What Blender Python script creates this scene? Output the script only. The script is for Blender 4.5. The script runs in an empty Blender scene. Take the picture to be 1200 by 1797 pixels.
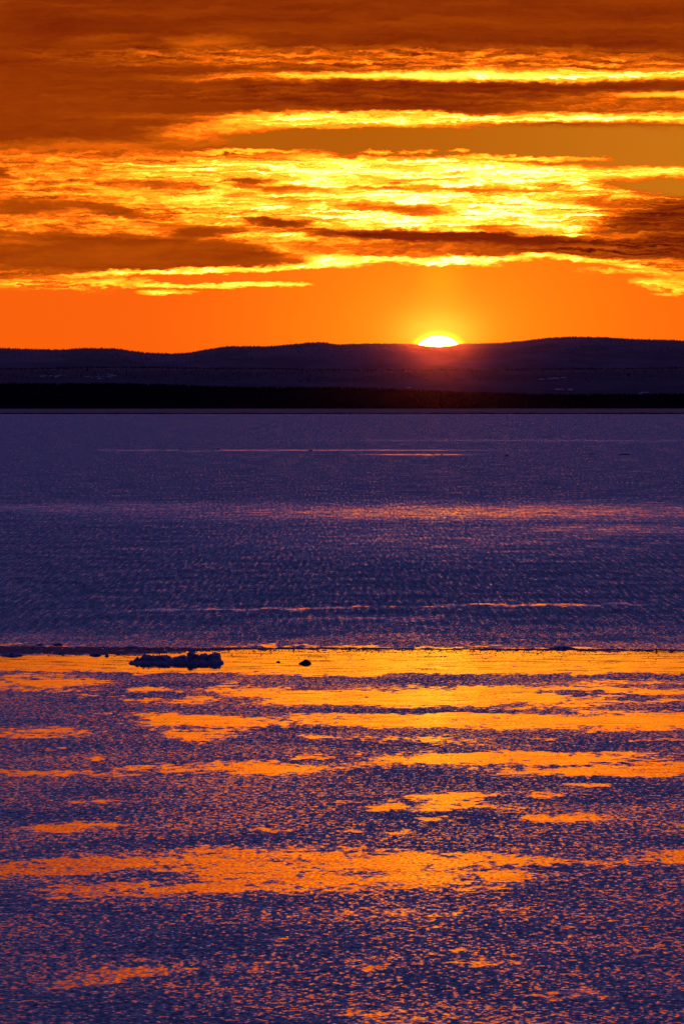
import bpy, math, random
import numpy as np

random.seed(7)
rng = np.random.default_rng(7)
scene = bpy.context.scene
col = scene.collection

# ------------------------------------------------------------------ camera, sky, exposure
RAD = 1.0 / 8439.0            # radians seen by one pixel of the 1200 px wide photograph
HZ = 690.0                    # row of the true horizon
HAZE = 1.3e-7
CAM_H = 40.0                  # a lookout 40 m above the water

cam_d = bpy.data.cameras.new('camera')
cam = bpy.data.objects.new('camera', cam_d)
col.objects.link(cam)
cam.location = (0, 0, CAM_H)
cam.rotation_euler = (math.radians(90) - (898.5 - HZ) * RAD, 0, 0)
cam_d.sensor_fit = 'HORIZONTAL'
cam_d.sensor_width = 24.0
cam_d.lens = 24.0 * 8439.0 / 1200.0
cam_d.clip_start = 1.0
cam_d.clip_end = 200000.0
scene.camera = cam

scene.view_settings.view_transform = 'Standard'
scene.view_settings.look = 'None'
scene.view_settings.exposure = 0.0
scene.view_settings.gamma = 1.0
scene.view_settings.use_curve_mapping = False
cy = scene.cycles
cy.max_bounces = 4
cy.diffuse_bounces = 1
cy.glossy_bounces = 3
cy.transmission_bounces = 1
cy.volume_bounces = 0
cy.transparent_max_bounces = 4
cy.sample_clamp_indirect = 0.0
cy.sample_clamp_direct = 115.0      # the sun's own disc is far over white
cy.use_denoising = True


def lin(rgb):
    return tuple(((c / 255 + 0.055) / 1.055) ** 2.4 if c > 10 else c / 255 / 12.92 for c in rgb)


class NT:
    """Small helper that writes node trees."""
    def __init__(self, tree):
        self.t = tree
        self.n = tree.nodes
        self.l = tree.links

    def node(self, kind, **props):
        nd = self.n.new(kind)
        for k, v in props.items():
            setattr(nd, k, v)
        return nd

    def put(self, sock, val):
        if isinstance(val, bpy.types.NodeSocket):
            self.l.new(val, sock)
        else:
            sock.default_value = val

    def math(self, op, a, b=None, c=None, clamp=False):
        nd = self.node('ShaderNodeMath', operation=op, use_clamp=clamp)
        self.put(nd.inputs[0], a)
        if b is not None:
            self.put(nd.inputs[1], b)
        if c is not None:
            self.put(nd.inputs[2], c)
        return nd.outputs[0]

    def comb(self, x, y, z=0.0):
        nd = self.node('ShaderNodeCombineXYZ')
        for i, v in enumerate((x, y, z)):
            self.put(nd.inputs[i], v)
        return nd.outputs[0]

    def noise(self, vec, scale=1.0, detail=3.0, rough=0.55, dims='2D', dist=0.0):
        nd = self.node('ShaderNodeTexNoise', noise_dimensions=dims)
        self.put(nd.inputs['Vector'], vec)
        nd.inputs['Scale'].default_value = scale
        nd.inputs['Detail'].default_value = detail
        nd.inputs['Roughness'].default_value = rough
        nd.inputs['Distortion'].default_value = dist
        return nd

    def smooth(self, x, a, b, ta=0.0, tb=1.0):
        nd = self.node('ShaderNodeMapRange', interpolation_type='SMOOTHSTEP')
        self.put(nd.inputs[0], x)
        for i, v in zip((1, 2, 3, 4), (a, b, ta, tb)):
            self.put(nd.inputs[i], v)
        return nd.outputs[0]

    def mix(self, f, a, b):
        nd = self.node('ShaderNodeMix', data_type='FLOAT')
        self.put(nd.inputs[0], f)
        self.put(nd.inputs[2], a)
        self.put(nd.inputs[3], b)
        return nd.outputs[0]

    def mixc(self, f, a, b, blend='MIX'):
        nd = self.node('ShaderNodeMix', data_type='RGBA', blend_type=blend)
        self.put(nd.inputs[0], f)
        for s, v in ((nd.inputs[6], a), (nd.inputs[7], b)):
            if isinstance(v, bpy.types.NodeSocket):
                self.l.new(v, s)
            else:
                s.default_value = (*v, 1.0)
        return nd.outputs[2]

    def ramp(self, x, stops, interp='LINEAR'):
        """stops: (position, linear rgb); values over 1 are fine"""
        nd = self.node('ShaderNodeValToRGB')
        cr = nd.color_ramp
        cr.interpolation = interp
        while len(cr.elements) < len(stops):
            cr.elements.new(0.5)
        for e, (p, c) in zip(cr.elements, stops):
            e.position = p
            e.color = (*c, 1.0)
        self.put(nd.inputs[0], x)
        return nd.outputs[0]

    def curve(self, x, pts):
        """piecewise linear: pts (x, y) with x in 0..1"""
        stops = [(p, (v, v, v)) for p, v in pts]
        return self.ramp(x, stops, 'EASE' if False else 'LINEAR')


SUN_U, SUN_V = 769.0, 624.0
SUN_EL = (HZ - SUN_V) * RAD
SUN_AZ = (SUN_U - 600) * RAD

world = bpy.data.worlds.new('World')
scene.world = world
world.use_nodes = True
world.node_tree.nodes.clear()
W = NT(world.node_tree)
tc = W.node('ShaderNodeTexCoord')
sep = W.node('ShaderNodeSeparateXYZ')
W.l.new(tc.outputs['Generated'], sep.inputs[0])
az = W.math('ARCTAN2', sep.outputs[0], sep.outputs[1])
el = W.math('ARCSINE', sep.outputs[2])
u = W.math('MULTIPLY_ADD', az, 1 / RAD, 600.0)      # azimuth in units of 0.0068 degrees
v = W.math('MULTIPLY_ADD', el, -1 / RAD, HZ)        # elevation, same units, downwards

# slow and fast turbulence that bends every cloud edge
n1 = W.noise(W.comb(W.math('DIVIDE', u, 190.0), W.math('DIVIDE', v, 42.0)), 1.0, 2.0, 0.55)
n2 = W.noise(W.comb(W.math('DIVIDE', u, 52.0), W.math('DIVIDE', v, 13.0), 0), 1.0, 4.0, 0.62)
s1 = W.node('ShaderNodeSeparateColor'); W.l.new(n1.outputs['Color'], s1.inputs[0])
s2 = W.node('ShaderNodeSeparateColor'); W.l.new(n2.outputs['Color'], s2.inputs[0])
wv = W.math('MULTIPLY_ADD', W.math('SUBTRACT', s1.outputs[0], 0.5), 17.0, v)
wv = W.math('MULTIPLY_ADD', W.math('SUBTRACT', s2.outputs[0], 0.5), 10.0, wv)
wu = W.math('MULTIPLY_ADD', W.math('SUBTRACT', s1.outputs[1], 0.5), 130.0, u)
wu = W.math('MULTIPLY_ADD', W.math('SUBTRACT', s2.outputs[1], 0.5), 60.0, wu)
n7 = W.noise(W.comb(W.math('DIVIDE', u, 17.0), W.math('DIVIDE', v, 5.5)), 1.0, 3.0, 0.6)
s7 = W.node('ShaderNodeSeparateColor'); W.l.new(n7.outputs['Color'], s7.inputs[0])
wv = W.math('MULTIPLY_ADD', W.math('SUBTRACT', s7.outputs[0], 0.5), 9.0, wv)
wu = W.math('MULTIPLY_ADD', W.math('SUBTRACT', s7.outputs[1], 0.5), 34.0, wu)

# streaks drawn out along the wind
n3 = W.noise(W.comb(W.math('DIVIDE', wu, 80.0), W.math('DIVIDE', wv, 6.5)), 1.0, 5.0, 0.6)
n4 = W.noise(W.comb(W.math('DIVIDE', wu, 330.0), W.math('DIVIDE', wv, 30.0)), 1.0, 3.0, 0.55)
n5 = W.noise(W.comb(W.math('DIVIDE', wu, 38.0), W.math('DIVIDE', wv, 9.0)), 1.0, 4.0, 0.6)
n6 = W.noise(W.comb(W.math('DIVIDE', wu, 125.0), W.math('DIVIDE', wv, 4.6)), 1.0, 5.0, 0.62)
st6 = W.math('SUBTRACT', n6.outputs['Fac'], 0.5)
st3 = W.math('SUBTRACT', n3.outputs['Fac'], 0.5)
st4 = W.math('SUBTRACT', n4.outputs['Fac'], 0.5)
st5 = W.math('SUBTRACT', n5.outputs['Fac'], 0.5)

un = W.math('MULTIPLY_ADD', u, 1 / 1600.0, 200 / 1600.0)     # -200..1400 -> 0..1


def U(x):
    return (x + 200) / 1600.0


# brightness of the cloud deck, 0 dark cloud .. 1 blazing edge
T = W.math('ADD', 0.20, 0.0)
vr = W.smooth(v, -900.0, 0.0)
T = W.math('MULTIPLY_ADD', st4, 0.22, T)


def blob(T, u0, v0, hu, hv, val, soft=0.5, rot=0.0, k=1.0, vec=None):
    mp = W.node('ShaderNodeMapping', vector_type='TEXTURE')
    W.l.new(W.comb(wu, wv, T), mp.inputs[0])      # T rides along so that blobs compile one after another
    mp.inputs['Location'].default_value = (u0, v0, 0)
    mp.inputs['Rotation'].default_value = (0, 0, math.radians(rot))
    mp.inputs['Scale'].default_value = (hu, hv, 1e7)
    ln = W.node('ShaderNodeVectorMath', operation='LENGTH')
    W.l.new(mp.outputs[0], ln.inputs[0])
    m = W.smooth(ln.outputs['Value'], 1 - soft, 1 + soft, k, 0.0)
    return W.mix(m, T, val), m


def streak(T, x0, y0, x1, y1, h, val, soft=0.6, k=1.0, vec=None):
    L = math.hypot(x1 - x0, y1 - y0) / 2
    return blob(T, (x0 + x1) / 2, (y0 + y1) / 2, L, h, val, soft,
                math.degrees(math.atan2(y1 - y0, x1 - x0)), k, vec)[0]


# broken bright deck in the middle of the view
zu = W.curve(un, [(U(-200), .40), (U(0), .50), (U(180), .56), (U(380), .66), (U(600), .80), (U(760), .90),
                  (U(900), .86), (U(1020), .76), (U(1100), .60), (U(1200), .50), (U(1400), .45)])
zone = W.math('MULTIPLY', W.smooth(wv, 236.0, 292.0), W.smooth(wv, 505.0, 470.0))
zt = W.math('MULTIPLY_ADD', st3, W.curve(un, [(U(0), .6), (U(300), .7), (U(600), 1.0)]), zu)
zt = W.math('MULTIPLY_ADD', st5, 0.45, zt)
zt = W.math('MULTIPLY_ADD', st6, W.curve(un, [(U(0), .35), (U(200), .5), (U(450), 1.2), (U(1000), 1.3), (U(1300), .8)]), zt)
zt = W.math('MULTIPLY_ADD', st4, 0.35, zt)
T = W.mix(zone, T, zt)
# upper deck: two bright bands with dark cloud between
T = streak(T, 200, 100, 1300, 112, 20, W.math('MULTIPLY_ADD', st3, 1.1, 0.42), 0.6)
T = streak(T, 300, 76, 440, 76, 8, 0.44, 0.8, .8)
T = streak(T, 120, 72, 260, 68, 8, 0.34, 0.8, .6)
T = streak(T, 410, 138, 1500, 131, 9, W.math('MULTIPLY_ADD', st6, 1.3, 0.84), 0.75)
T = streak(T, 560, 134, 1000, 133, 8, 0.95, 0.6, .8)
T = blob(T, 130, 190, 400, 62, W.math('MULTIPLY_ADD', st4, 0.10, 0.23), 0.35, 3)[0]
T = streak(T, 250, 165, 1130, 166, 24, W.math('MULTIPLY_ADD', st3, 0.35, 0.21), 0.4)
T = streak(T, 600, 152, 1130, 152, 7, 0.12, 0.7, .7)
T = streak(T, 560, 184, 960, 184, 6, 0.12, 0.8, .6)
T = streak(T, 900, 184, 1400, 178, 18, W.math('MULTIPLY_ADD', st3, 0.6, 0.44), 0.6, .8)
T = streak(T, 1080, 168, 1320, 168, 6, 0.78, 0.7, .9)
T = streak(T, 300, 236, 620, 212, 22, W.math('MULTIPLY_ADD', st5, 0.7, 0.68), 0.6)
T = streak(T, 430, 206, 1500, 209, 8, W.math('MULTIPLY_ADD', st6, 1.2, 0.86), 0.75)
T = streak(T, 450, 219, 880, 216, 15, W.math('MULTIPLY_ADD', st6, 1.4, 0.82), 0.6)
T = streak(T, 0, 260, 330, 255, 9, 0.45, 0.8, .8)
# window of bare, brownish sky between the decks
gap_mask_T, gm = blob(T, 930, 253, 590, 31, 0.37, 0.2, 1.0)
T = gap_mask_T
gm2 = blob(T, 1190, 268, 330, 46, 0.37, 0.25, 0)
T, gmb = gm2
gap = W.math('MAXIMUM', gm, gmb)
T = streak(T, 345, 266, 535, 264, 3, 0.74, 0.6)
T = streak(T, 640, 267, 760, 269, 4, W.math('MULTIPLY_ADD', st5, 1.6, 0.6), 0.7)
T = streak(T, 790, 267, 825, 267, 3, 0.7, 0.7)
T = streak(T, 800, 279, 1040, 278, 4, W.math('MULTIPLY_ADD', st5, .8, 0.78), 0.6)
T = streak(T, 300, 291, 1010, 296, 11, W.math('MULTIPLY_ADD', st6, 1.3, 0.86), 0.6)
T = streak(T, 560, 301, 1400, 306, 9, W.math('MULTIPLY_ADD', st6, 1.1, 0.90), 0.6)
gapr, gm3 = blob(T, 1190, 330, 120, 17, 0.36, 0.4, 4)
T = gapr
gap = W.math('MAXIMUM', gap, gm3)
# dark filaments inside the bright deck
for a in ((380, 318, 470, 324, 7, .30), (430, 330, 600, 336, 6, .34), (600, 313, 790, 315, 4, .40), (700, 332, 1010, 336, 4, .42), (600, 330, 720, 332, 3, .45), (480, 352, 560, 357, 5, .36),
          (610, 362, 800, 368, 7, .33), (700, 372, 800, 378, 5, .40), (830, 398, 910, 402, 7, .33),
          (420, 392, 545, 390, 8, .14), (-20, 300, 24, 308, 9, .24), (215, 322, 320, 328, 6, .36),
          (-30, 366, 120, 362, 15, .27), (118, 358, 260, 376, 11, .26), (250, 395, 420, 402, 7, .38),
          (980, 352, 1130, 362, 7, .40)):
    T = streak(T, *a, 0.6, .9)
for a in ((520, 342, 860, 352, 11, 1.0), (640, 386, 880, 384, 7, .98), (880, 400, 1000, 402, 7, .95),
          (560, 310, 900, 309, 6, .98), (330, 352, 520, 356, 9, .84), (240, 298, 420, 305, 6, .84)):
    T = streak(T, *a[:5], W.math('MULTIPLY_ADD', st6, 1.2, a[5] - .06), 0.7, .75)
# dark bars under it
T = blob(T, 205, 446, 340, 36, W.math('MULTIPLY_ADD', st4, 0.2, 0.27), 0.28, 1.0)[0]
T = streak(T, 300, 412, 420, 405, 9, .26, 0.6)
T = streak(T, -60, 425, 90, 425, 5, .42, 0.8, .8)
T = streak(T, 480, 434, 620, 430, 18, W.math('MULTIPLY_ADD', st5, .7, 0.74), 0.6)
T = streak(T, 500, 434, 1150, 440, 18, W.math('MULTIPLY_ADD', st5, .5, 0.40), 0.5)
T = blob(T, 1215, 395, 140, 46, W.math('MULTIPLY_ADD', st6, .7, 0.16), 0.5, -4)[0]
T = streak(T, 850, 430, 1330, 440, 18, W.math('MULTIPLY_ADD', st6, 1.0, 0.15), 0.6)
T = streak(T, 520, 404, 1010, 425, 11, W.math('MULTIPLY_ADD', st3, .15, 0.07), 0.45)
T = streak(T, 1060, 415, 1170, 412, 6, 0.5, 0.7, .8)
T = streak(T, 980, 434, 1130, 436, 4, 0.45, 0.7, .7)
# clear band under the clouds
edge = W.curve(un, [(U(-200), .528), (U(0), .500), (U(170), .485), (U(480), .472), (U(560), .467), (U(640), .455),
                    (U(700), .455), (U(760), .463), (U(860), .457), (U(960), .450), (U(1060), .464), (U(1200), .484), (U(1400), .50)])
dv = W.math('SUBTRACT', wv, W.math('MULTIPLY', edge, 1000.0))
clear = W.smooth(dv, -3.0, 5.0)
glow_d = W.math('SQRT', W.math('ADD', W.math('POWER', W.math('SUBTRACT', u, SUN_U), 2.0),
                               W.math('POWER', W.math('MULTIPLY', W.math('SUBTRACT', v, SUN_V), 1.0), 2.0)))
glow_w = W.math('SUBTRACT', 1.0, W.math('DIVIDE', glow_d, 520.0, clamp=True), clamp=True)
glow_w = W.math('POWER', glow_w, 1.6)
glow_n = W.math('POWER', W.math('SUBTRACT', 1.0, W.math('DIVIDE', glow_d, 150.0, clamp=True), clamp=True), 2.4)
T = W.mix(clear, T, 0.48)
rim = W.math('MULTIPLY', W.smooth(dv, -9.0, -3.0), W.smooth(dv, 5.0, 0.0))
rim_u = W.curve(un, [(U(-200), .2), (U(0), .3), (U(160), .55), (U(240), 1.0), (U(900), 1.0), (U(1020), .75), (U(1200), .45), (U(1400), .3)])
T = W.mix(W.math('MULTIPLY', rim, rim_u), T, W.math('MULTIPLY_ADD', st5, .6, 0.90))
T = streak(T, 540, 461, 660, 457, 9, W.math('MULTIPLY_ADD', st5, .5, 0.93), 0.5)
T = streak(T, 740, 459, 860, 456, 8, W.math('MULTIPLY_ADD', st5, .5, 0.95), 0.5)
T = streak(T, -80, 498, 250, 500, 9, W.math('MULTIPLY_ADD', st6, 1.3, 0.60), 0.7)
T = streak(T, 240, 514, 340, 513, 4, W.math('MULTIPLY_ADD', st5, .6, 0.80), 0.6)
T = streak(T, 180, 490, 330, 503, 5, W.math('MULTIPLY_ADD', st5, .9, 0.66), 0.7, .8)
T = streak(T, 250, 500, 420, 502, 4, W.math('MULTIPLY_ADD', st5, .6, 0.85), 0.5)
T = streak(T, 370, 503, 505, 497, 4.5, W.math('MULTIPLY_ADD', st5, .5, 0.90), 0.5)
T = streak(T, 1030, 476, 1300, 484, 6, W.math('MULTIPLY_ADD', st5, .8, 0.62), 0.6)
T = blob(T, 1185, 502, 52, 13, W.math('MULTIPLY_ADD', st5, 1.0, 0.72), 0.5, 0)[0]

T = W.math('MULTIPLY_ADD', W.math('MULTIPLY_ADD', st3, .07, W.math('MULTIPLY', st5, .07)), W.math('SUBTRACT', 1.0, W.math('MAXIMUM', clear, gap)), T)
cloud = W.ramp(T, [(0.0, (.075, .006, .001)), (.12, lin((118, 32, 5))), (.24, lin((152, 56, 4))), (.36, lin((190, 80, 6))),
                   (.48, (1.05, .155, .004)), (.60, (1.5, .36, .012)), (.72, (1.8, .62, .022)), (.84, (2.4, .92, .055)),
                   (.93, (3.0, 1.45, .16)), (1.0, (3.8, 2.5, .72))])
gapc = W.mixc(W.smooth(u, 500.0, 1300.0), lin((182, 92, 10)), lin((203, 116, 20)))
gap = W.math('MULTIPLY', gap, W.smooth(T, 0.46, 0.40))
cloud = W.mixc(gap, cloud, gapc)
low = W.mixc(W.smooth(u, -100.0, 1400.0), (.95, .120, .004), (1.1, .145, .004))
low = W.mixc(glow_w, low, (1.3, .31, .005))
low = W.mixc(W.math('MULTIPLY', glow_n, .35), low, (2.0, .62, .010))
pil = W.math('MULTIPLY', W.smooth(W.math('ABSOLUTE', W.math('SUBTRACT', u, 772.0)), 62.0, 0.0), W.smooth(W.math('ABSOLUTE', W.math('SUBTRACT', v, 490.0)), 75.0, 0.0))
low = W.mixc(W.math('MULTIPLY', pil, .38), low, (1.1, .44, .006))
aur = W.math('SQRT', W.math('ADD', W.math('POWER', W.math('DIVIDE', W.math('SUBTRACT', u, SUN_U), 1.25), 2.0),
                            W.math('POWER', W.math('SUBTRACT', v, SUN_V), 2.0)))
low = W.mixc(W.smooth(aur, 47.0, 35.0), low, (3.0, 1.0, .03))
lowm = W.math('MULTIPLY', clear, W.smooth(T, 0.56, 0.50))
cloud = W.mixc(lowm, cloud, low)

# above the picture the deck thins out: glowing underside, then dusky blue
hi_t = W.math('MULTIPLY_ADD', st4, 1.1, 0.50)
hi_t = W.math('MULTIPLY_ADD', st3, 0.8, hi_t)
hi = W.ramp(hi_t, [(0.0, (.30, .03, .004)), (.35, (1.0, .19, .010)), (.6, (1.8, .42, .012)), (.8, (2.4, .68, .02)), (1.0, (2.8, 1.0, .05))])
hi_az = W.math('DIVIDE', W.math('ABSOLUTE', W.math('SUBTRACT', u, SUN_U)), 1500.0, clamp=True)
hi_az = W.ramp(hi_az, [(0.0, (1.3, 1.75, 1.9)), (.05, (1.2, 1.3, 1.2)), (.2, (.98, .86, .8)), (.4, (.66, .46, .5)), (.62, (.36, .24, .6)), (1.0, (.14, .09, .8))])
hi = W.mixc(1.0, hi, hi_az, 'MULTIPLY')
hi = W.mixc(1.0, hi, W.ramp(W.math('DIVIDE', W.math('ADD', v, 800.0), 760.0, clamp=True), [(0.0, (.95, .56, .5)), (.40, (1.15, .88, .75)), (.75, (1.4, 1.35, 1.2)), (.88, (1.5, 1.8, 1.8)), (1.0, (1.6, 3.1, 4.5))]), 'MULTIPLY')
cloud = W.mixc(W.smooth(v, -10.0, -110.0), cloud, hi)

sky = W.node('ShaderNodeTexSky', sky_type='NISHITA')
sky.sun_disc = False
sky.sun_elevation = SUN_EL
sky.sun_rotation = SUN_AZ
sky.altitude = 40.0
sky.air_density = 1.2
sky.dust_density = 1.5
sky.ozone_density = 2.5
dusk = W.mixc(1.0, sky.outputs[0], (.12, .12, .12), 'MULTIPLY')
# violet afterlight in the sun's half of the sky, dimmer away from it
fwd = W.smooth(sep.outputs[1], -0.9, 0.9)
dusk_f = W.ramp(W.math('DIVIDE', el, 1.2), [(0.0, (.55, .10, .05)), (.13, (.34, .085, .12)), (.21, (.13, .088, .31)), (.45, (.086, .092, .41)), (1.0, (.060, .076, .41))])
dusk2 = W.mixc(fwd, (.010, .007, .080), dusk_f)
dusk = W.mixc(0.85, dusk, dusk2)
cov_v = W.math('MULTIPLY_ADD', W.math('ABSOLUTE', W.math('SUBTRACT', u, SUN_U)), -0.40, v)
cover = W.math('MULTIPLY', W.smooth(cov_v, -1300.0, -760.0), W.smooth(sep.outputs[1], -0.2, 0.9))
bg = W.node('ShaderNodeBackground')
W.l.new(cloud, bg.inputs[0])
bg2 = W.node('ShaderNodeBackground')
W.l.new(dusk, bg2.inputs[0])
ms = W.node('ShaderNodeMixShader')
W.l.new(cover, ms.inputs[0])
W.l.new(bg2.outputs[0], ms.inputs[1])
W.l.new(bg.outputs[0], ms.inputs[2])
wo = W.node('ShaderNodeOutputWorld')
W.l.new(ms.outputs[0], wo.inputs[0])


# ------------------------------------------------------------------ helpers
def tag(o, label=None, cat=None, group=None, kind=None):
    for k, val in (('label', label), ('category', cat), ('group', group), ('kind', kind)):
        if val:
            o[k] = val
    return o


def mesh_obj(name, verts, faces, mat=None, parent=None, smooth=False):
    me = bpy.data.meshes.new(name)
    me.from_pydata([tuple(p) for p in verts], [], [tuple(f) for f in faces])
    me.update()
    if smooth:
        me.shade_smooth()
    o = bpy.data.objects.new(name, me)
    col.objects.link(o)
    if mat:
        me.materials.append(mat)
    if parent:
        o.parent = parent
    return o


def grid_faces(nr, nc, off=0):
    r, c = np.meshgrid(np.arange(nr - 1), np.arange(nc - 1), indexing='ij')
    a = (r * nc + c + off).ravel()
    return np.stack([a, a + 1, a + nc + 1, a + nc], 1)


def dist_of(y):
    """distance over the water at which the photograph's row y lies"""
    return CAM_H / ((y - HZ) * RAD)


def at(x, y):
    d = dist_of(y)
    return ((x - 600) * RAD * d, d)


def vnoise(x, y, seed=0):
    """smooth value noise, 0..1"""
    xi = np.floor(x).astype(np.int64)
    yi = np.floor(y).astype(np.int64)
    fx = x - xi
    fy = y - yi
    fx = fx * fx * (3 - 2 * fx)
    fy = fy * fy * (3 - 2 * fy)

    def h(a, b):
        n = (a * 374761393 + b * 668265263 + seed * 974634777) & 0x7fffffff
        n = ((n ^ (n >> 13)) * 1274126177) & 0x7fffffff
        return ((n ^ (n >> 16)) & 0xffff) / 65535.0
    return (h(xi, yi) * (1 - fx) + h(xi + 1, yi) * fx) * (1 - fy) + (h(xi, yi + 1) * (1 - fx) + h(xi + 1, yi + 1) * fx) * fy


def fbm(x, y, seed=0, octs=4, gain=0.5):
    s, a, t = 0.0, 1.0, 0.0
    for i in range(octs):
        s = s + a * vnoise(x * 2 ** i, y * 2 ** i, seed + i * 17)
        t += a
        a *= gain
    return s / t


def simple_mat(name, colour, rough=0.9, spec=0.2, noise=None, colour2=None, lo=.4, hi=.6, detail=4):
    m = bpy.data.materials.new(name)
    m.use_nodes = True
    N = NT(m.node_tree)
    b = m.node_tree.nodes['Principled BSDF']
    b.inputs['Roughness'].default_value = rough
    b.inputs['Specular IOR Level'].default_value = spec
    if noise:
        g = N.node('ShaderNodeNewGeometry')
        sc = N.node('ShaderNodeVectorMath', operation='MULTIPLY')
        N.l.new(g.outputs['Position'], sc.inputs[0])
        sc.inputs[1].default_value = noise
        nz = N.noise(sc.outputs[0], 1.0, detail, 0.6, '3D')
        f = N.smooth(nz.outputs['Fac'], lo, hi)
        N.l.new(N.mixc(f, colour, colour2), b.inputs['Base Color'])
    else:
        b.inputs['Base Color'].default_value = (*colour, 1)
    return m


# ------------------------------------------------------------------ the water
YF0, YF1 = 706.0, 1830.0
ys = np.concatenate([np.arange(YF0, 760, 1.5), np.arange(760, YF1, 2.5)])
xs = np.arange(-160.0, 1361.0, 4.0)
X, Y = np.meshgrid(xs, ys)

far_k = np.clip((Y - 700) / 420, .12, 1)
wx = X + (fbm(X / 150, Y / 18, 3, 4) - .5) * 90
wy = Y + ((fbm(X / 120, Y / 16, 5, 4) - .5) * 12 + (fbm(X / 30, Y / 6, 8, 3) - .5) * 9) * far_k
calm = np.zeros_like(X)


def slick(x0, y0, x1, y1, h, k=1.0, soft=.6):
    """a lens shaped patch of still water between two pixels, half thickness h"""
    global calm
    L = math.hypot(x1 - x0, y1 - y0) / 2
    cx, cyy = (x0 + x1) / 2, (y0 + y1) / 2
    t = ((wx - cx) * (x1 - x0) + (wy - cyy) * (y1 - y0)) / (2 * L) / L
    s = (-(wx - cx) * (y1 - y0) + (wy - cyy) * (x1 - x0)) / (2 * L) / h
    d = np.sqrt(t * t + s * s)
    m = np.clip((1 + soft - d) / (2 * soft), 0, 1)
    calm = np.maximum(calm, k * m * m * (3 - 2 * m))


def ruffle(x0, y0, x1, y1, h, k=1.0, soft=.6):
    """a patch of wind-ruffled water cut into the still water"""
    global calm
    L = math.hypot(x1 - x0, y1 - y0) / 2
    cx, cyy = (x0 + x1) / 2, (y0 + y1) / 2
    t = ((wx - cx) * (x1 - x0) + (wy - cyy) * (y1 - y0)) / (2 * L) / L
    s = (-(wx - cx) * (y1 - y0) + (wy - cyy) * (x1 - x0)) / (2 * L) / h
    d = np.sqrt(t * t + s * s)
    m = np.clip((1 + soft - d) / (2 * soft), 0, 1)
    calm = calm * (1 - k * m * m * (3 - 2 * m))


# far water
slick(120, 791, 900, 790, 1.3, .62)
slick(640, 798, 830, 797, 1.6, .7)
slick(500, 772, 1300, 774, 2.0, .4)
slick(-300, 893, 700, 889, 10, .42, .6)
slick(240, 901, 1440, 898, 20, .62, .9)
slick(820, 930, 1300, 928, 12, .54, .8)
slick(400, 945, 1200, 940, 40, .42, .9)
slick(180, 1074, 800, 1064, 2.2, .72)
slick(500, 1067, 1250, 1060, 2.2, .72)
slick(500, 1086, 900, 1085, 4, .5)
slick(520, 1108, 1060, 1108, 26, .17, .8)
# the still lead behind the ice edge
E = np.interp(X, [-200, 0, 210, 400, 600, 900, 1200, 1400], [1151, 1151, 1150, 1141, 1140, 1142, 1143, 1143])
B = np.interp(X, [-200, 0, 160, 230, 420, 650, 950, 1200, 1400], [1182, 1180, 1180, 1184, 1184, 1186, 1184, 1180, 1178])
wj = Y + (fbm(X / 60, Y / 6, 21, 4) - .5) * 9
calm = np.maximum(calm, np.clip((wj - E) / 2 + .5, 0, 1) * np.clip((B - wy) / 5 + .5, 0, 1))
slick(-200, 1131.5, 75, 1131.5, 2.0, .85)
slick(75, 1132, 150, 1132, 1.5, .5)
slick(330, 1134, 900, 1136.5, 1.5, .8)
slick(880, 1138.5, 1040, 1139.5, 1.5, .8)
slick(-120, 1198, 175, 1202, 10, .85)
slick(20, 1186, 130, 1184, 5, .7)
slick(120, 1222, 165, 1222, 4, .5)
slick(195, 1209, 340, 1211, 3.5, .75)
slick(180, 1225, 400, 1233, 5, .5)
slick(245, 1228, 400, 1228, 7, .55)
slick(400, 1202, 440, 1201, 2, .6)
slick(370, 1211, 700, 1226, 8, 1)
slick(480, 1224, 1400, 1222, 17, 1)
slick(450, 1232, 900, 1236, 9, 1)
slick(900, 1200, 1250, 1196, 6, .5)
slick(540, 1262, 900, 1268, 13, 1)
slick(650, 1262, 1500, 1266, 18, 1)
slick(700, 1258, 1200, 1258, 10, 1)
ruffle(540, 1240, 700, 1247, 6, .9)
ruffle(640, 1249, 1070, 1254, 4, .85)
ruffle(940, 1219, 1130, 1217, 4, .9)
ruffle(1010, 1228, 1300, 1222, 5, .9)
ruffle(1080, 1240, 1320, 1237, 5, .8)
slick(225, 1257, 520, 1268, 8, .9)
slick(250, 1270, 520, 1272, 10, .9)
slick(260, 1288, 420, 1290, 10, .75)
slick(300, 1295, 370, 1297, 5, .8)
slick(520, 1294, 595, 1294, 3.5, .75)
slick(-100, 1290, 185, 1286, 7, .65)
slick(-60, 1310, 60, 1310, 5, .4)
slick(60, 1316, 125, 1315, 3, .6)
slick(118, 1336, 166, 1336, 3, .65)
slick(780, 1292, 830, 1291, 2.5, .6)
slick(600, 1300, 1000, 1303, 9, .35, .7)
slick(1090, 1300, 1220, 1299, 2.5, .5)
slick(640, 1334, 1150, 1332, 12, .95)
slick(760, 1326, 1150, 1326, 7, .9)
slick(880, 1356, 1300, 1350, 11, .9)
slick(860, 1360, 1080, 1360, 6, .9)
slick(300, 1350, 610, 1346, 11, .9)
slick(480, 1330, 600, 1330, 3.5, .7)
slick(380, 1334, 480, 1333, 3, .4)
slick(-100, 1360, 215, 1357, 6, .7)
slick(200, 1350, 290, 1347, 4, .65)
slick(590, 1408, 650, 1408, 3, .75)
slick(640, 1421, 730, 1417, 4.5, .85)
slick(690, 1407, 860, 1395, 8, .9)
slick(740, 1420, 850, 1412, 8, .85)
slick(740, 1440, 825, 1438, 3.5, .85)
slick(850, 1420, 915, 1417, 4, .7)
slick(885, 1441, 1100, 1433, 8, .85)
slick(940, 1398, 1010, 1394, 4, .65)
slick(1000, 1379, 1090, 1377, 4, .65)
slick(130, 1410, 215, 1408, 4, .4)
slick(435, 1458, 495, 1457, 3, .7)
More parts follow.
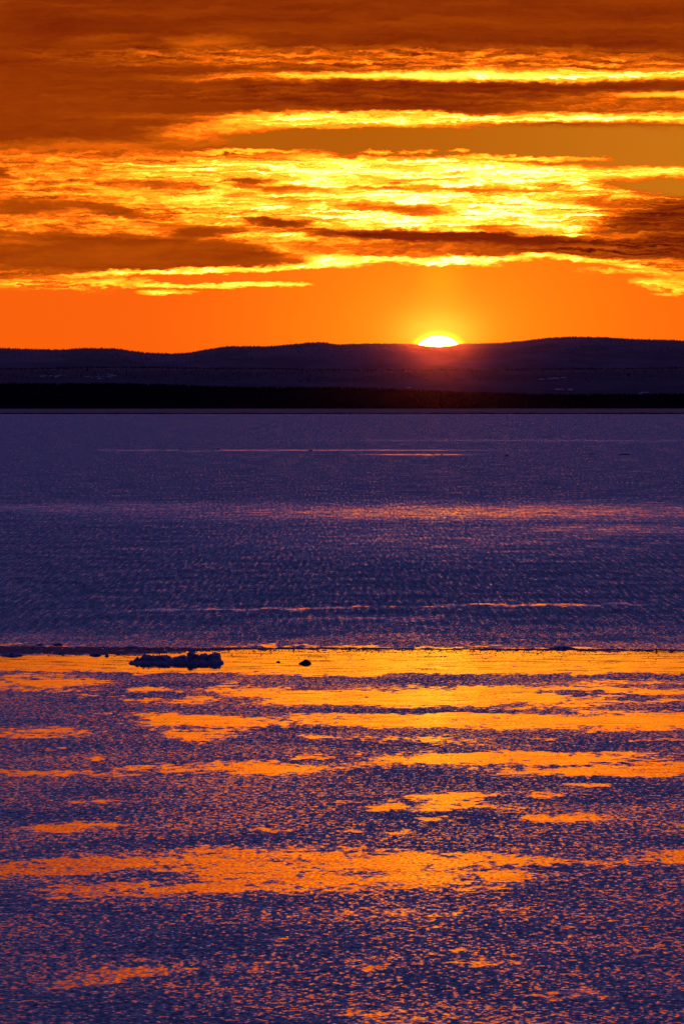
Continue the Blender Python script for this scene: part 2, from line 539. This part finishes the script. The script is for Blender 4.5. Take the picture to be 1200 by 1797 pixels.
slick(550, 1460, 620, 1460, 3, .65)
slick(655, 1464, 720, 1462, 4, .7)
slick(862, 1469, 920, 1467, 3, .7)
slick(1120, 1463, 1280, 1460, 4, .7)
slick(35, 1455, 205, 1451, 8, .75)
slick(-80, 1450, 20, 1450, 5, .4)
slick(-200, 1532, 380, 1513, 16, .85)
slick(100, 1516, 1000, 1514, 22, .85)
slick(280, 1552, 720, 1542, 26, .85)
slick(520, 1545, 980, 1538, 22, .75, .5)
slick(60, 1566, 350, 1560, 16, .7)
slick(30, 1548, 130, 1546, 5, .5)
ruffle(150, 1538, 345, 1546, 8, .7)
slick(860, 1492, 965, 1490, 5, .6)
slick(1060, 1512, 1330, 1503, 11, .75)
slick(960, 1518, 1120, 1514, 8, .45)
slick(865, 1599, 945, 1596, 4, .5)
slick(500, 1640, 1000, 1640, 60, .22, .8)
slick(300, 1600, 900, 1600, 50, .18, .8)
slick(60, 1735, 325, 1705, 9, .72)
slick(120, 1722, 325, 1706, 9, .7)
slick(250, 1688, 305, 1686, 4, .5)
slick(375, 1703, 505, 1698, 6, .45)
slick(770, 1674, 850, 1672, 5, .5)
slick(760, 1697, 860, 1693, 6, .5)
slick(600, 1702, 690, 1699, 6, .4)
slick(950, 1755, 1070, 1745, 11, .6)
slick(1110, 1730, 1280, 1718, 8, .5)
slick(1150, 1780, 1280, 1772, 8, .5)
slick(500, 1790, 900, 1795, 18, .35, .6)

D = CAM_H / ((Y - HZ) * RAD)
VX = (X - 600) * RAD * D
verts = np.stack([VX.ravel(), D.ravel(), np.zeros(X.size)], 1)
nr, nc = X.shape
faces = grid_faces(nr, nc)
# orientation: rows run towards the camera, columns to the right -> flip so normals point up
faces = faces[:, ::-1]
base = len(verts)
# outer sheet: from the far edge to beyond the hills, and out to both sides
far_d, near_d = D[0, 0], D[-1, 0]
ring = []


def add(pts):
    global verts
    i = len(verts)
    verts = np.concatenate([verts, np.array(pts, float)])
    return list(range(i, i + len(pts)))


OUT = 9000.0
quads = []
tl, tr, bl, br = 0, nc - 1, (nr - 1) * nc, nr * nc - 1
a = add([(-OUT, 19500, 0), (OUT, 19500, 0), (OUT, -300, 0), (-OUT, -300, 0)])
extra = [[tl] + list(range(1, nc)) + [a[1], a[0]],
         [bl + i for i in range(nc - 1, -1, -1)] + [a[3], a[2]],
         [r * nc for r in range(nr)][::-1] + [tl][:0] + [a[0], a[3]],
         [r * nc + nc - 1 for r in range(nr)] + [a[2], a[1]]]
water_faces = [tuple(f) for f in faces] + [tuple(f) for f in extra]
mw = bpy.data.materials.new('water')
water = mesh_obj('water', verts, water_faces, mw)
wm = water.data
att = wm.attributes.new('calm', 'FLOAT', 'POINT')
cv = np.zeros(len(verts), np.float32)
cv[:base] = calm.ravel()
att.data.foreach_set('value', cv)
# every face looks up
import bmesh
bm = bmesh.new()
bm.from_mesh(wm)
for f in bm.faces:
    if f.normal.z < 0:
        f.normal_flip()
bm.to_mesh(wm)
bm.free()
tag(water, 'rippled purple bay water streaked with still orange patches', None, None, 'structure')

mw.use_nodes = True
N = NT(mw.node_tree)
N.n.clear()
geo = N.node('ShaderNodeNewGeometry')
ps = N.node('ShaderNodeSeparateXYZ')
N.l.new(geo.outputs['Position'], ps.inputs[0])
px, py = ps.outputs[0], ps.outputs[1]
at_n = N.node('ShaderNodeAttribute', attribute_name='calm')
ca = at_n.outputs['Fac']
farw = N.smooth(py, 715.0, 880.0)
# ragged borders of the still patches
e1 = N.noise(N.comb(N.math('DIVIDE', px, 8.0), N.math('DIVIDE', py, 11.0)), 1.0, 6.0, 0.68)
e2 = N.noise(N.comb(N.math('DIVIDE', px, 1.3), N.math('DIVIDE', py, 2.4)), 1.0, 4.0, 0.65)
nearw = N.math('SUBTRACT', 1.0, farw)
en = N.math('ADD', N.math('MULTIPLY', N.math('SUBTRACT', e1.outputs['Fac'], 0.5), 1.9),
            N.math('MULTIPLY', N.math('SUBTRACT', e2.outputs['Fac'], 0.5), 2.0))
en = N.math('MULTIPLY', en, N.math('MULTIPLY_ADD', nearw, .6, .4))
ed = N.math('ADD', en, ca)
close = N.smooth(py, 640.0, 380.0)
cm = N.smooth(ed, N.math('SUBTRACT', N.mix(farw, 0.26, 0.0), N.math('MULTIPLY', close, .10)), N.math('ADD', N.mix(farw, 0.66, 1.0), N.math('MULTIPLY', close, .08)))
cm = N.math('MULTIPLY', cm, N.smooth(ca, 0.0, 0.12))
# wavelets: slopes taken straight from noise, never from a filtered height
w1 = N.noise(N.comb(N.math('DIVIDE', px, .40), N.math('DIVIDE', py, .58)), 1.0, 2.5, 0.55)
w2 = N.noise(N.comb(N.math('DIVIDE', px, .95), N.math('DIVIDE', py, 1.6)), 1.0, 2.0, 0.5)
w3 = N.noise(N.comb(N.math('DIVIDE', px, .8), N.math('DIVIDE', py, 22.0)), 1.0, 2.0, 0.5)
c1 = N.node('ShaderNodeSeparateColor'); N.l.new(w1.outputs['Color'], c1.inputs[0])
c2 = N.node('ShaderNodeSeparateColor'); N.l.new(w2.outputs['Color'], c2.inputs[0])
c3 = N.node('ShaderNodeSeparateColor'); N.l.new(w3.outputs['Color'], c3.inputs[0])


def ctr(s, k):
    return N.math('MULTIPLY', N.math('SUBTRACT', s, 0.5), k)


rx = N.math('ADD', ctr(c1.outputs[0], .50), ctr(c2.outputs[0], .25))
ry = N.math('ADD', ctr(c1.outputs[1], .74), ctr(c2.outputs[1], .40))
ry = N.math('ADD', ry, N.math('MULTIPLY', ctr(c3.outputs[1], .35), farw))
ry = N.math('ADD', ry, N.math('MULTIPLY_ADD', farw, .140, 0.158))
w5 = N.noise(N.comb(N.math('DIVIDE', px, 20.0), N.math('DIVIDE', py, 18.0)), 1.0, 4.0, 0.6)      # gusts
ry = N.math('ADD', ry, ctr(w5.outputs['Fac'], .26))
ry = N.math('MAXIMUM', ry, N.math('MULTIPLY', ry, -.5))
# wind waves lean their steep faces this way (towards -y)
w4 = N.noise(N.comb(N.math('DIVIDE', px, 9.0), N.math('DIVIDE', py, 2.6)), 1.0, 4.0, 0.6)
kamp = N.math('MULTIPLY_ADD', close, .105, .022)
kx = N.math('MULTIPLY', N.math('SUBTRACT', c1.outputs[0], .5), kamp)
ky = N.math('MULTIPLY', N.math('SUBTRACT', c1.outputs[1], .5), kamp)
ky = N.math('ADD', ky, N.math('MULTIPLY_ADD', N.math('SUBTRACT', w4.outputs['Fac'], .5), .055, 0.020))
sx = N.mix(cm, rx, kx)
sy = N.mix(cm, ry, ky)
nv = N.node('ShaderNodeVectorMath', operation='NORMALIZE')
N.l.new(N.comb(sx, N.math('MULTIPLY', sy, -1.0), 1.0), nv.inputs[0])
pb = N.node('ShaderNodeBsdfPrincipled')
pb.inputs['Base Color'].default_value = (.006, .008, .02, 1)
pb.inputs['IOR'].default_value = 1.37
pb.inputs['Roughness'].default_value = 0.04
N.l.new(nv.outputs[0], pb.inputs['Normal'])
mo = N.node('ShaderNodeOutputMaterial')
N.l.new(pb.outputs[0], mo.inputs[0])


# ------------------------------------------------------------------ the sun
m_sun = bpy.data.materials.new('sun_glow')
m_sun.use_nodes = True
S = NT(m_sun.node_tree)
S.n.clear()
em = S.node('ShaderNodeEmission')
em.inputs[0].default_value = (1.0, .09, .009, 1)
em.inputs[1].default_value = 36000.0
so = S.node('ShaderNodeOutputMaterial')
S.l.new(em.outputs[0], so.inputs[0])
SD = 60000.0
bm = bmesh.new()
bmesh.ops.create_uvsphere(bm, u_segments=64, v_segments=32, radius=1.0)
me = bpy.data.meshes.new('sun')
bm.to_mesh(me)
bm.free()
me.shade_smooth()
me.materials.append(m_sun)
sun = bpy.data.objects.new('sun', me)
col.objects.link(sun)
sun.location = ((SUN_U - 600) * RAD * SD, SD, CAM_H + (HZ - SUN_V) * RAD * SD)
sun.scale = (43 * RAD * SD, 43 * RAD * SD, 35 * RAD * SD)
tag(sun, 'white-hot setting sun half sunk behind the dark ridge', 'sun')


# ------------------------------------------------------------------ hills and shore
m_far = simple_mat('far_hill_ground', (.11, .062, .07), .95, .1, (.004, .004, .01), (.16, .095, .11))  # haze paleness of the farther hills is put into their ground colours
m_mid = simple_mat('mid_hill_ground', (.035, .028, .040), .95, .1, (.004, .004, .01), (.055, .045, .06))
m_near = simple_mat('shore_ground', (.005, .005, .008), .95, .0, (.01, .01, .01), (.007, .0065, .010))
m_snow = simple_mat('field_snow', (.22, .22, .24), .8, .1, (.02, .02, .02), (.34, .34, .36))
m_shore = simple_mat('shore_ice', (.045, .05, .075), .8, .1, (.006, .03, .02), (.10, .11, .15), .42, .62)
m_tree = simple_mat('needles', (.005, .005, .008), .95, .0)
m_tree_far = simple_mat('hazed_needles', (.12, .072, .082), .95, .05)  # distance haze is put into the far trees' paler colour
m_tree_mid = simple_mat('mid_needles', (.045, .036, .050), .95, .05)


def ridge(name, d0, d1, d2, sil, half, mat, rough_amp, seed, nx=420, ny=36, label=None):
    """a long hill whose crest, d1 away, follows the silhouette sil in (x, row)"""
    xx = np.linspace(-half, half, nx)
    tt = np.linspace(0, 1, ny)
    yy = np.where(tt < .6, d0 + (d1 - d0) * tt / .6, d1 + (d2 - d1) * (tt - .6) / .4)
    GX, GY = np.meshgrid(xx, yy)
    pxs = GX / (RAD * d1) + 600
    crest = CAM_H + (HZ - np.interp(pxs, [p[0] for p in sil], [p[1] for p in sil])) * RAD * d1
    prof = np.where(GY <= d1, np.clip((GY - d0) / (d1 - d0), 0, 1), np.clip((d2 - GY) / (d2 - d1), 0, 1))
    prof = np.sin(prof * math.pi / 2) ** 1.3
    n = fbm(GX / 420 + 50, GY / 420, seed, 4) - .5
    side = np.clip((half - np.abs(GX)) / (half * .12), 0, 1)
    Z = crest * prof * side + n * rough_amp * np.sin(prof * math.pi) * side - 0.5
    o = mesh_obj(name, np.stack([GX.ravel(), GY.ravel(), Z.ravel()], 1), grid_faces(ny, nx), mat, smooth=True)
    tag(o, label, None, None, 'structure')

    def z_at(x, y):
        fx = np.clip((x + half) / (2 * half) * (nx - 1), 0, nx - 1.001)
        fy = np.clip(np.interp(y, yy, np.arange(ny)), 0, ny - 1.001)
        i, j = fy.astype(int), fx.astype(int)
        a, b = fy - i, fx - j
        return Z[i, j] * (1 - a) * (1 - b) + Z[i + 1, j] * a * (1 - b) + Z[i, j + 1] * (1 - a) * b + Z[i + 1, j + 1] * a * b
    return o, z_at


SIL_FAR = [(-2500, 640), (-900, 618), (-400, 606), (0, 611), (60, 613), (105, 614), (150, 611), (205, 612), (250, 619), (300, 621), (335, 619),
           (352, 615), (400, 608), (470, 608), (520, 604), (545, 601), (572, 601), (592, 605), (640, 603), (700, 603), (733, 604.5),
           (750, 607.5), (769, 608.5), (790, 606.5), (806, 603.5), (880, 602), (920, 598), (960, 593), (1010, 591), (1060, 592), (1120, 596),  # dip under the sun imitates its bloom over the crest
           (1200, 598), (1500, 606), (2200, 615), (3500, 650)]
SIL_MID = [(-2500, 660), (-400, 645), (0, 648), (200, 645), (420, 647), (700, 650), (900, 649), (1200, 646), (1700, 652), (3500, 670)]
SIL_NEAR = [(-2500, 690), (-300, 678), (0, 676), (200, 675), (420, 681), (640, 684), (800, 690), (1000, 695), (1200, 695), (1700, 700), (3500, 705)]
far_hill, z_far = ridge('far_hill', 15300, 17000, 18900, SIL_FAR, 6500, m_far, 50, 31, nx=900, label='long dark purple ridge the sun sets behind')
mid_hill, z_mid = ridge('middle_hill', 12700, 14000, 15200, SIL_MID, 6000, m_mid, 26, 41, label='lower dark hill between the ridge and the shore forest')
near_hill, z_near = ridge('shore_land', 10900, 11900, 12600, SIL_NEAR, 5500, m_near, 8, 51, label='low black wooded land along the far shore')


def forest(name, z_at, xr, yr, n, hmin, hmax, mat, label, crest=None):
    xx = rng.uniform(-xr, xr, n)
    yy = rng.uniform(yr[0], yr[1], n)
    if crest:
        k = n // 2
        yy[:k] = rng.normal(crest, 30, k)
    zz = z_at(xx, yy)
    dens = fbm(xx / 160 + 9, yy / 160, 77, 3)
    hh = (hmin + (hmax - hmin) * rng.random(n) ** 1.6) * (0.6 + 0.8 * dens)
    rr = hh * rng.uniform(.16, .30, n)
    V, F = [], []
    seg = 5
    ang = np.arange(seg) * 2 * math.pi / seg
    for i in range(n):
        b = len(V)
        rot = rng.random() * 6.28
        for (zf, rf) in ((.08, 1.0), (.45, .62)):
            for a_ in ang:
                r_ = rr[i] * rf * rng.uniform(.75, 1.2)
                V.append((xx[i] + r_ * math.cos(a_ + rot), yy[i] + r_ * math.sin(a_ + rot), zz[i] + hh[i] * zf))
        V.append((xx[i], yy[i], zz[i] + hh[i]))
        V.append((xx[i], yy[i], zz[i] - .5))
        for s in range(seg):
            s2 = (s + 1) % seg
            F.append((b + s, b + s2, b + seg + s2, b + seg + s))
            F.append((b + seg + s, b + seg + s2, b + 2 * seg))
            F.append((b + s2, b + s, b + 2 * seg + 1))
    o = mesh_obj(name, V, F, mat)
    return tag(o, label, 'forest', None, 'stuff')


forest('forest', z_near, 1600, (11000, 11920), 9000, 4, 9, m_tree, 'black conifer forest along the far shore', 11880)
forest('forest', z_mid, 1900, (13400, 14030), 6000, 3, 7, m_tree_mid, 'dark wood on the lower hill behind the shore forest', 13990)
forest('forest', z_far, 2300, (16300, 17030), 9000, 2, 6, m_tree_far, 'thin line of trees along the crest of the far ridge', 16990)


# snowy clearings on the hill behind the forest
def snow_patch(x0, x1, y, h, zf, d, parent):
    V, F = [], []
    for q in range(max(3, int((x1 - x0) / 5))):
        xc = random.uniform(x0, x1)
        w = random.uniform(4, 13)
        yc = y + random.gauss(0, h * .35) - (xc - (x0 + x1) / 2) * .03
        hh = random.uniform(.5, 1.3)
        b = len(V)
        for (du_, dv_) in ((-1, .1), (-.4, -.8), (.5, -1), (1, -.2), (.6, .7), (-.5, .9)):
            xw = (xc + du_ * w / 2 - 600) * RAD * d
            z = CAM_H + (HZ - yc - dv_ * hh * .7) * RAD * d
            yy = np.linspace(d - 1250, d, 300)
            zz = zf(np.full_like(yy, xw), yy)
            k = int(np.argmax(zz >= z)) if np.any(zz >= z) else 299
            V.append((xw, yy[k] - 6, z + 1.0))
        F.append(tuple(range(b, b + 6)))
    return mesh_obj('snow_field', V, F, m_snow, parent)


for (x0, x1, y, h) in ((92, 138, 661, 3), (168, 232, 661, 4), (185, 214, 665, 4), (930, 986, 665, 4), (955, 982, 684, 3),
                       (690, 716, 684, 3), (1085, 1112, 690, 2), (1180, 1198, 690, 3)):
    snow_patch(x0, x1, y, h, z_mid, 14000, mid_hill)

# flat ice along the far shore
d_in, d_out = dist_of(726.3), 11050
n = 240
V, F = [], []
for i in range(n + 1):
    x = -3500 + 7000 * i / n
    e = d_in + 90 * (fbm(np.array([x / 300.0]), np.array([.5]), 91, 4)[0] - .5)
    V += [(x, e, -.5), (x, e, .5), (x, e + 700, 1.6), (x, d_out, 5.0)]
for i in range(n):
    for k in range(3):
        F.append((4 * i + k, 4 * i + 4 + k, 4 * i + 5 + k, 4 * i + 1 + k))
shore = mesh_obj('shore_ice', V, F, m_shore)
tag(shore, 'pale blue strip of ice along the foot of the far shore', None, None, 'structure')


# added dark strip imitating the hills' reflection between the water and that ice
V, F = [], []
n = 900
for i in range(n + 1):
    x = -1800 + 3600 * i / n
    h = 1.1 + 2.4 * fbm(np.array([x / 7.0]), np.array([.5]), 95, 3)[0] * (0.5 + fbm(np.array([x / 90.0]), np.array([1.5]), 96, 2)[0])
    e = d_in - 22 + 14 * fbm(np.array([x / 12.0]), np.array([2.5]), 97, 2)[0]
    V += [(x, e, -.4), (x, e + 2, h * .7), (x, e + 6, h), (x, e + 14, h * .6), (x, e + 18, -.4)]
for i in range(n):
    for k in range(4):
        F.append((5 * i + k, 5 * i + 5 + k, 5 * i + 6 + k, 5 * i + 1 + k))
dark_strip = mesh_obj('shore_dark_strip', V, F, m_near)
tag(dark_strip, 'black strip added as the dark reflection at the far edge of the water', None, None, 'structure')


# ------------------------------------------------------------------ drifting ice
m_ice = simple_mat('floe_snow', (.10, .10, .15), .85, .2, (1.6, 1.6, 2.6), (.46, .46, .55), .35, .65)
m_sheet = simple_mat('sheet_ice', (.02, .02, .04), .8, .1, (.8, .2, 1.0), (.09, .09, .14), .4, .62)
m_foot = simple_mat('wet_ice', (.16, .16, .22), .6, .3, (1.2, 1.2, 2.0), (.34, .34, .42), .35, .65)
m_ice_dark = simple_mat('dark_ice', (.02, .02, .025), .8, .2, (2, 2, 2), (.045, .045, .05))


def ice_lump(name, length, depth, prof, mat, parent=None, seed=0, nx=None, ny=None, jag=.25):
    """a block of ice: prof gives its height along its length; flat bottomed, steep ragged sides"""
    nx = nx or max(8, int(length / .22))
    ny = ny or max(6, int(depth / .35))
    xx = np.linspace(-length / 2, length / 2, nx)
    yy = np.linspace(-depth / 2, depth / 2, ny)
    GX, GY = np.meshgrid(xx, yy)
    tx = GX / (length / 2)
    ty = GY / (depth / 2)
    hp = np.interp(tx, [p[0] for p in prof], [p[1] for p in prof])
    outline = 1 - np.abs(ty) ** 5
    blocks = np.floor(fbm(GX / 1.3, GY / 1.3, seed, 2) * 6) / 6
    n = fbm(GX / .7, GY / .7, seed + 5, 3)
    Z = hp * (0.55 + .9 * (.45 * blocks + .55 * n)) * np.clip(outline, 0, 1) ** .5
    Z = np.maximum(Z, -.1)
    GXj = GX + (fbm(GX / .5 + 7, GY / .5, seed + 9, 2) - .5) * jag
    GYj = GY + (fbm(GX / .5, GY / .5 + 5, seed + 13, 2) - .5) * jag
    lr = np.random.default_rng(seed + 1)
    Z = Z + hp * jag * (lr.random(Z.shape) - .5) * .6
    Z = np.maximum(Z, -.1)
    edge = (np.abs(tx) > .999) | (np.abs(ty) > .999)
    Z[edge] = -.25
    V = np.stack([GXj.ravel(), GYj.ravel(), Z.ravel()], 1)
    return mesh_obj(name, V, grid_faces(ny, nx), mat, parent)


fx, fy = at(309, 1165.0)
floe = bpy.data.objects.new('ice_floe', None)
col.objects.link(floe)
floe.location = (fx, fy, 0)
tag(floe, 'large dark ice floe with two ragged humps on the bright calm water', 'ice floe')
M = RAD * fy          # metres per photo pixel there
ice_lump('ice_slab', 168 * M, 3.8, [(-1, .15), (-.92, .4), (-.85, .3), (-.5, .4), (0, .4), (.5, .45), (.95, .4), (1, .3)], m_foot, floe, 3, jag=.5)
o = ice_lump('ice_hummock', 62 * M, 3.0, [(-1, .4), (-.85, .8), (-.62, 1.3), (-.45, 1.2), (.1, 1.2), (.5, 1.1), (.85, 1.05), (1, .6)], m_ice, floe, 11, jag=.4)
o.location = (-38 * M, .3, .05)
o = ice_lump('ice_hummock', 62 * M, 3.0, [(-1, .5), (-.92, 1.2), (-.82, 1.6), (-.66, 1.65), (-.5, 1.25), (-.3, 1.3), (.1, 1.4), (.5, 1.35), (.93, 1.3), (1, .8)], m_ice, floe, 23, jag=.4)
o.location = (48 * M, .2, .05)
o = ice_lump('ice_block', 40 * M, 2.2, [(-1, .5), (-.4, .9), (.2, 1.1), (.7, .95), (1, .5)], m_ice, floe, 31)
o.location = (6 * M, -.4, .05)
o = ice_lump('ice_block', 15 * M, 1.6, [(-1, .2), (-.3, .7), (.3, 1.1), (1, .2)], m_ice, floe, 37)
o.location = (-70 * M, -.2, .05)


def chunk(x, y, w, h, label, mat=m_ice, group=None, skew=0.0, name='ice_chunk', seed=None, flat=1.0):
    X0, Y0 = at(x, y)
    mm = RAD * Y0
    prof = [(-1, .15), (-.6 + skew, .55), (skew, 1.0), (.5 + skew * .5, .75), (1, .15)]
    L = w * mm
    o = ice_lump(name, L, max(.5, min(L * .6, 3.5)), [(p, q * h * mm) for p, q in prof], mat, None, seed or int(x * 7 + y), max(9, min(30, int(w * .9))), 8, .12 * min(1, L))
    o.location = (X0, Y0, 0)
    return tag(o, label, 'ice chunk', group)


chunk(535, 1166, 24, 8, 'small black lump of ice alone in the bright water right of the floe', m_ice_dark, skew=.15, seed=5)
chunk(488, 1163, 9, 3, 'tiny dark ice speck between the floe and the black lump', m_ice_dark)
chunk(101, 1133, 20, 5, 'small raised ice block on the far rim of the ice edge at left', m_ice)
chunk(20, 1151.5, 42, 6, 'flat dark ice cake at the left edge of the picture', m_ice)
chunk(167, 1151.5, 22, 5, 'low dark ice piece at the lip of the calm water left of the floe', m_ice)
chunk(187, 1152.5, 9, 5, 'small stubby ice piece just left of the floe', m_ice)
chunk(232, 1138, 26, 5, 'grey ice cake on the ice edge right behind the left end of the floe', m_ice)
chunk(70, 1133, 14, 4, 'little ice block at the end of the orange line at left', m_ice)
chunk(987, 1139.5, 48, 6, 'long flat ice cake on the ice edge toward the right', m_ice)
chunk(545, 791, 8, 3, 'tiny black ice speck on the thin orange line far out', m_ice_dark)
chunk(1096, 798, 24, 2.5, 'long low ice floe far out at right', m_ice_dark)
chunk(1036, 797.5, 16, 2, 'faint low ice floe far out at right, left of the longest one', m_ice_dark)
chunk(889, 800.5, 10, 2.5, 'small dark ice speck far out right of the sun', m_ice_dark)
for (x, y, w) in ((382, 788.5, 9), (315, 787, 6), (286, 789, 8), (760, 797.5, 10), (775, 798.5, 7), (30, 807, 9), (908, 798, 6)):
    chunk(x, y, w, 1.8, 'tiny dark ice speck far out on the water', m_ice_dark, 'ice specks far out on the water')

# a thin sheet of dark ice, wide at left, drawn out to a line at right
bx = np.arange(-160, 1361, 2.0)
top = np.interp(bx, [-160, 0, 210, 400, 600, 900, 1200, 1400], [1133, 1133.5, 1135.5, 1137.6, 1138.2, 1139.6, 1141, 1142])
bot = np.interp(bx, [-160, 0, 210, 300, 400, 600, 900, 1200, 1400], [1150, 1149.5, 1149, 1145, 1141.2, 1140.2, 1141.7, 1143.2, 1144])
top = top + (fbm(bx / 16, bx * 0 + .3, 61, 5, .65) - .5) * 6.0
bot = bot + (fbm(bx / 20, bx * 0 + .7, 62, 5, .65) - .5) * 7.0
bot = np.maximum(bot, top + .35)
V, F = [], []
NR = 9
for i, x in enumerate(bx):
    for k in range(NR):
        r = top[i] + (bot[i] - top[i]) * k / (NR - 1)
        wx_, wy_ = at(x, r)
        zz = .06 + .22 * max(0.0, fbm(np.array([wx_ / 1.5]), np.array([wy_ / 6]), 66, 3)[0] - .45)
        if k in (0, NR - 1):
            zz = -.05
        V.append((wx_, wy_, zz))
for i in range(len(bx) - 1):
    for k in range(NR - 1):
        if vnoise(np.array([bx[i] / 9.0]), np.array([k / 1.6]), 71)[0] > .80 and bx[i] > 40:
            continue
        F.append((NR * i + k + 1, NR * i + NR + k + 1, NR * i + NR + k, NR * i + k))
sheet = mesh_obj('ice_sheet', V, F, m_sheet)
tag(sheet, 'thin dark sheet of ice edging the far side of the bright calm water', 'ice sheet')

# rubble along its lip
for i in range(110):
    x = random.uniform(-20, 1220)
    yb = np.interp(x, [-20, 210, 400, 600, 900, 1200], [1150, 1149.5, 1142, 1140.8, 1142, 1143.5])
    y = yb + random.gauss(0, 1.2) - (random.random() < .3) * random.uniform(0, 5) * (x < 420)
    w = random.uniform(4, 12) * (1.7 if random.random() < .2 else 1)
    where = ('at left of the large floe' if x < 222 else 'just behind the large floe' if x < 398 else 'behind the small black lump' if x < 570
             else 'right of the black lump' if x < 940 else 'beside the long flat cake')
    chunk(x, y, w, random.uniform(.7, 1.8), 'low dark ice piece in the rubble line ' + where, m_ice,
          'ice pieces along the edge of the calm water', seed=i + 300, skew=random.uniform(-.3, .3))

# crumbs of ice strewn inside the still lead
V, F = [], []
for i in range(900):
    x = random.uniform(180, 1220)
    yb = np.interp(x, [180, 400, 600, 900, 1200], [1148, 1142.5, 1141, 1142.5, 1144])
    y = yb + random.expovariate(1 / 4.0)
    cxw, cyw = at(x, y)
    r = random.uniform(.08, .30)
    b = len(V)
    for k in range(6):
        a_ = k * math.pi / 3
        V.append((cxw + r * math.cos(a_) * random.uniform(.7, 1.3), cyw + r * 1.6 * math.sin(a_) * random.uniform(.7, 1.3), -.02))
    V.append((cxw + random.uniform(-.04, .04), cyw, random.uniform(.03, .10)))
    for k in range(6):
        F.append((b + k, b + (k + 1) % 6, b + 6))
crumbs = mesh_obj('ice_crumbs', V, F, m_ice_dark)
tag(crumbs, 'fine dark ice crumbs strewn along the edge of the calm water', 'ice crumbs', None, 'stuff')

# ------------------------------------------------------------------ evening haze, shaped to imitate the sun's lens glow
m_haze = bpy.data.materials.new('haze')
m_haze.use_nodes = True
Hn = NT(m_haze.node_tree)
Hn.n.clear()
pv = Hn.node('ShaderNodeVolumePrincipled')
pv.inputs['Color'].default_value = (.95, .90, .88, 1)
pv.inputs['Density'].default_value = HAZE
pv.inputs['Anisotropy'].default_value = .9955
ho = Hn.node('ShaderNodeOutputMaterial')
Hn.l.new(pv.outputs[0], ho.inputs['Volume'])
m_haze.cycles.homogeneous_volume = True
m_haze.cycles.volume_sampling = 'EQUIANGULAR'
x0, x1, y0, y1, z0, z1 = -9300, 9300, -600, 20000, -1.5, 330
hz = mesh_obj('haze', [(x0, y0, z0), (x1, y0, z0), (x1, y1, z0), (x0, y1, z0), (x0, y0, z1), (x1, y0, z1), (x1, y1, z1), (x0, y1, z1)],
              [(0, 3, 2, 1), (4, 5, 6, 7), (0, 1, 5, 4), (1, 2, 6, 5), (2, 3, 7, 6), (3, 0, 4, 7)], m_haze)
tag(hz, 'thin evening haze over the bay, shaped for the lens glow of the sun', None, None, 'stuff')
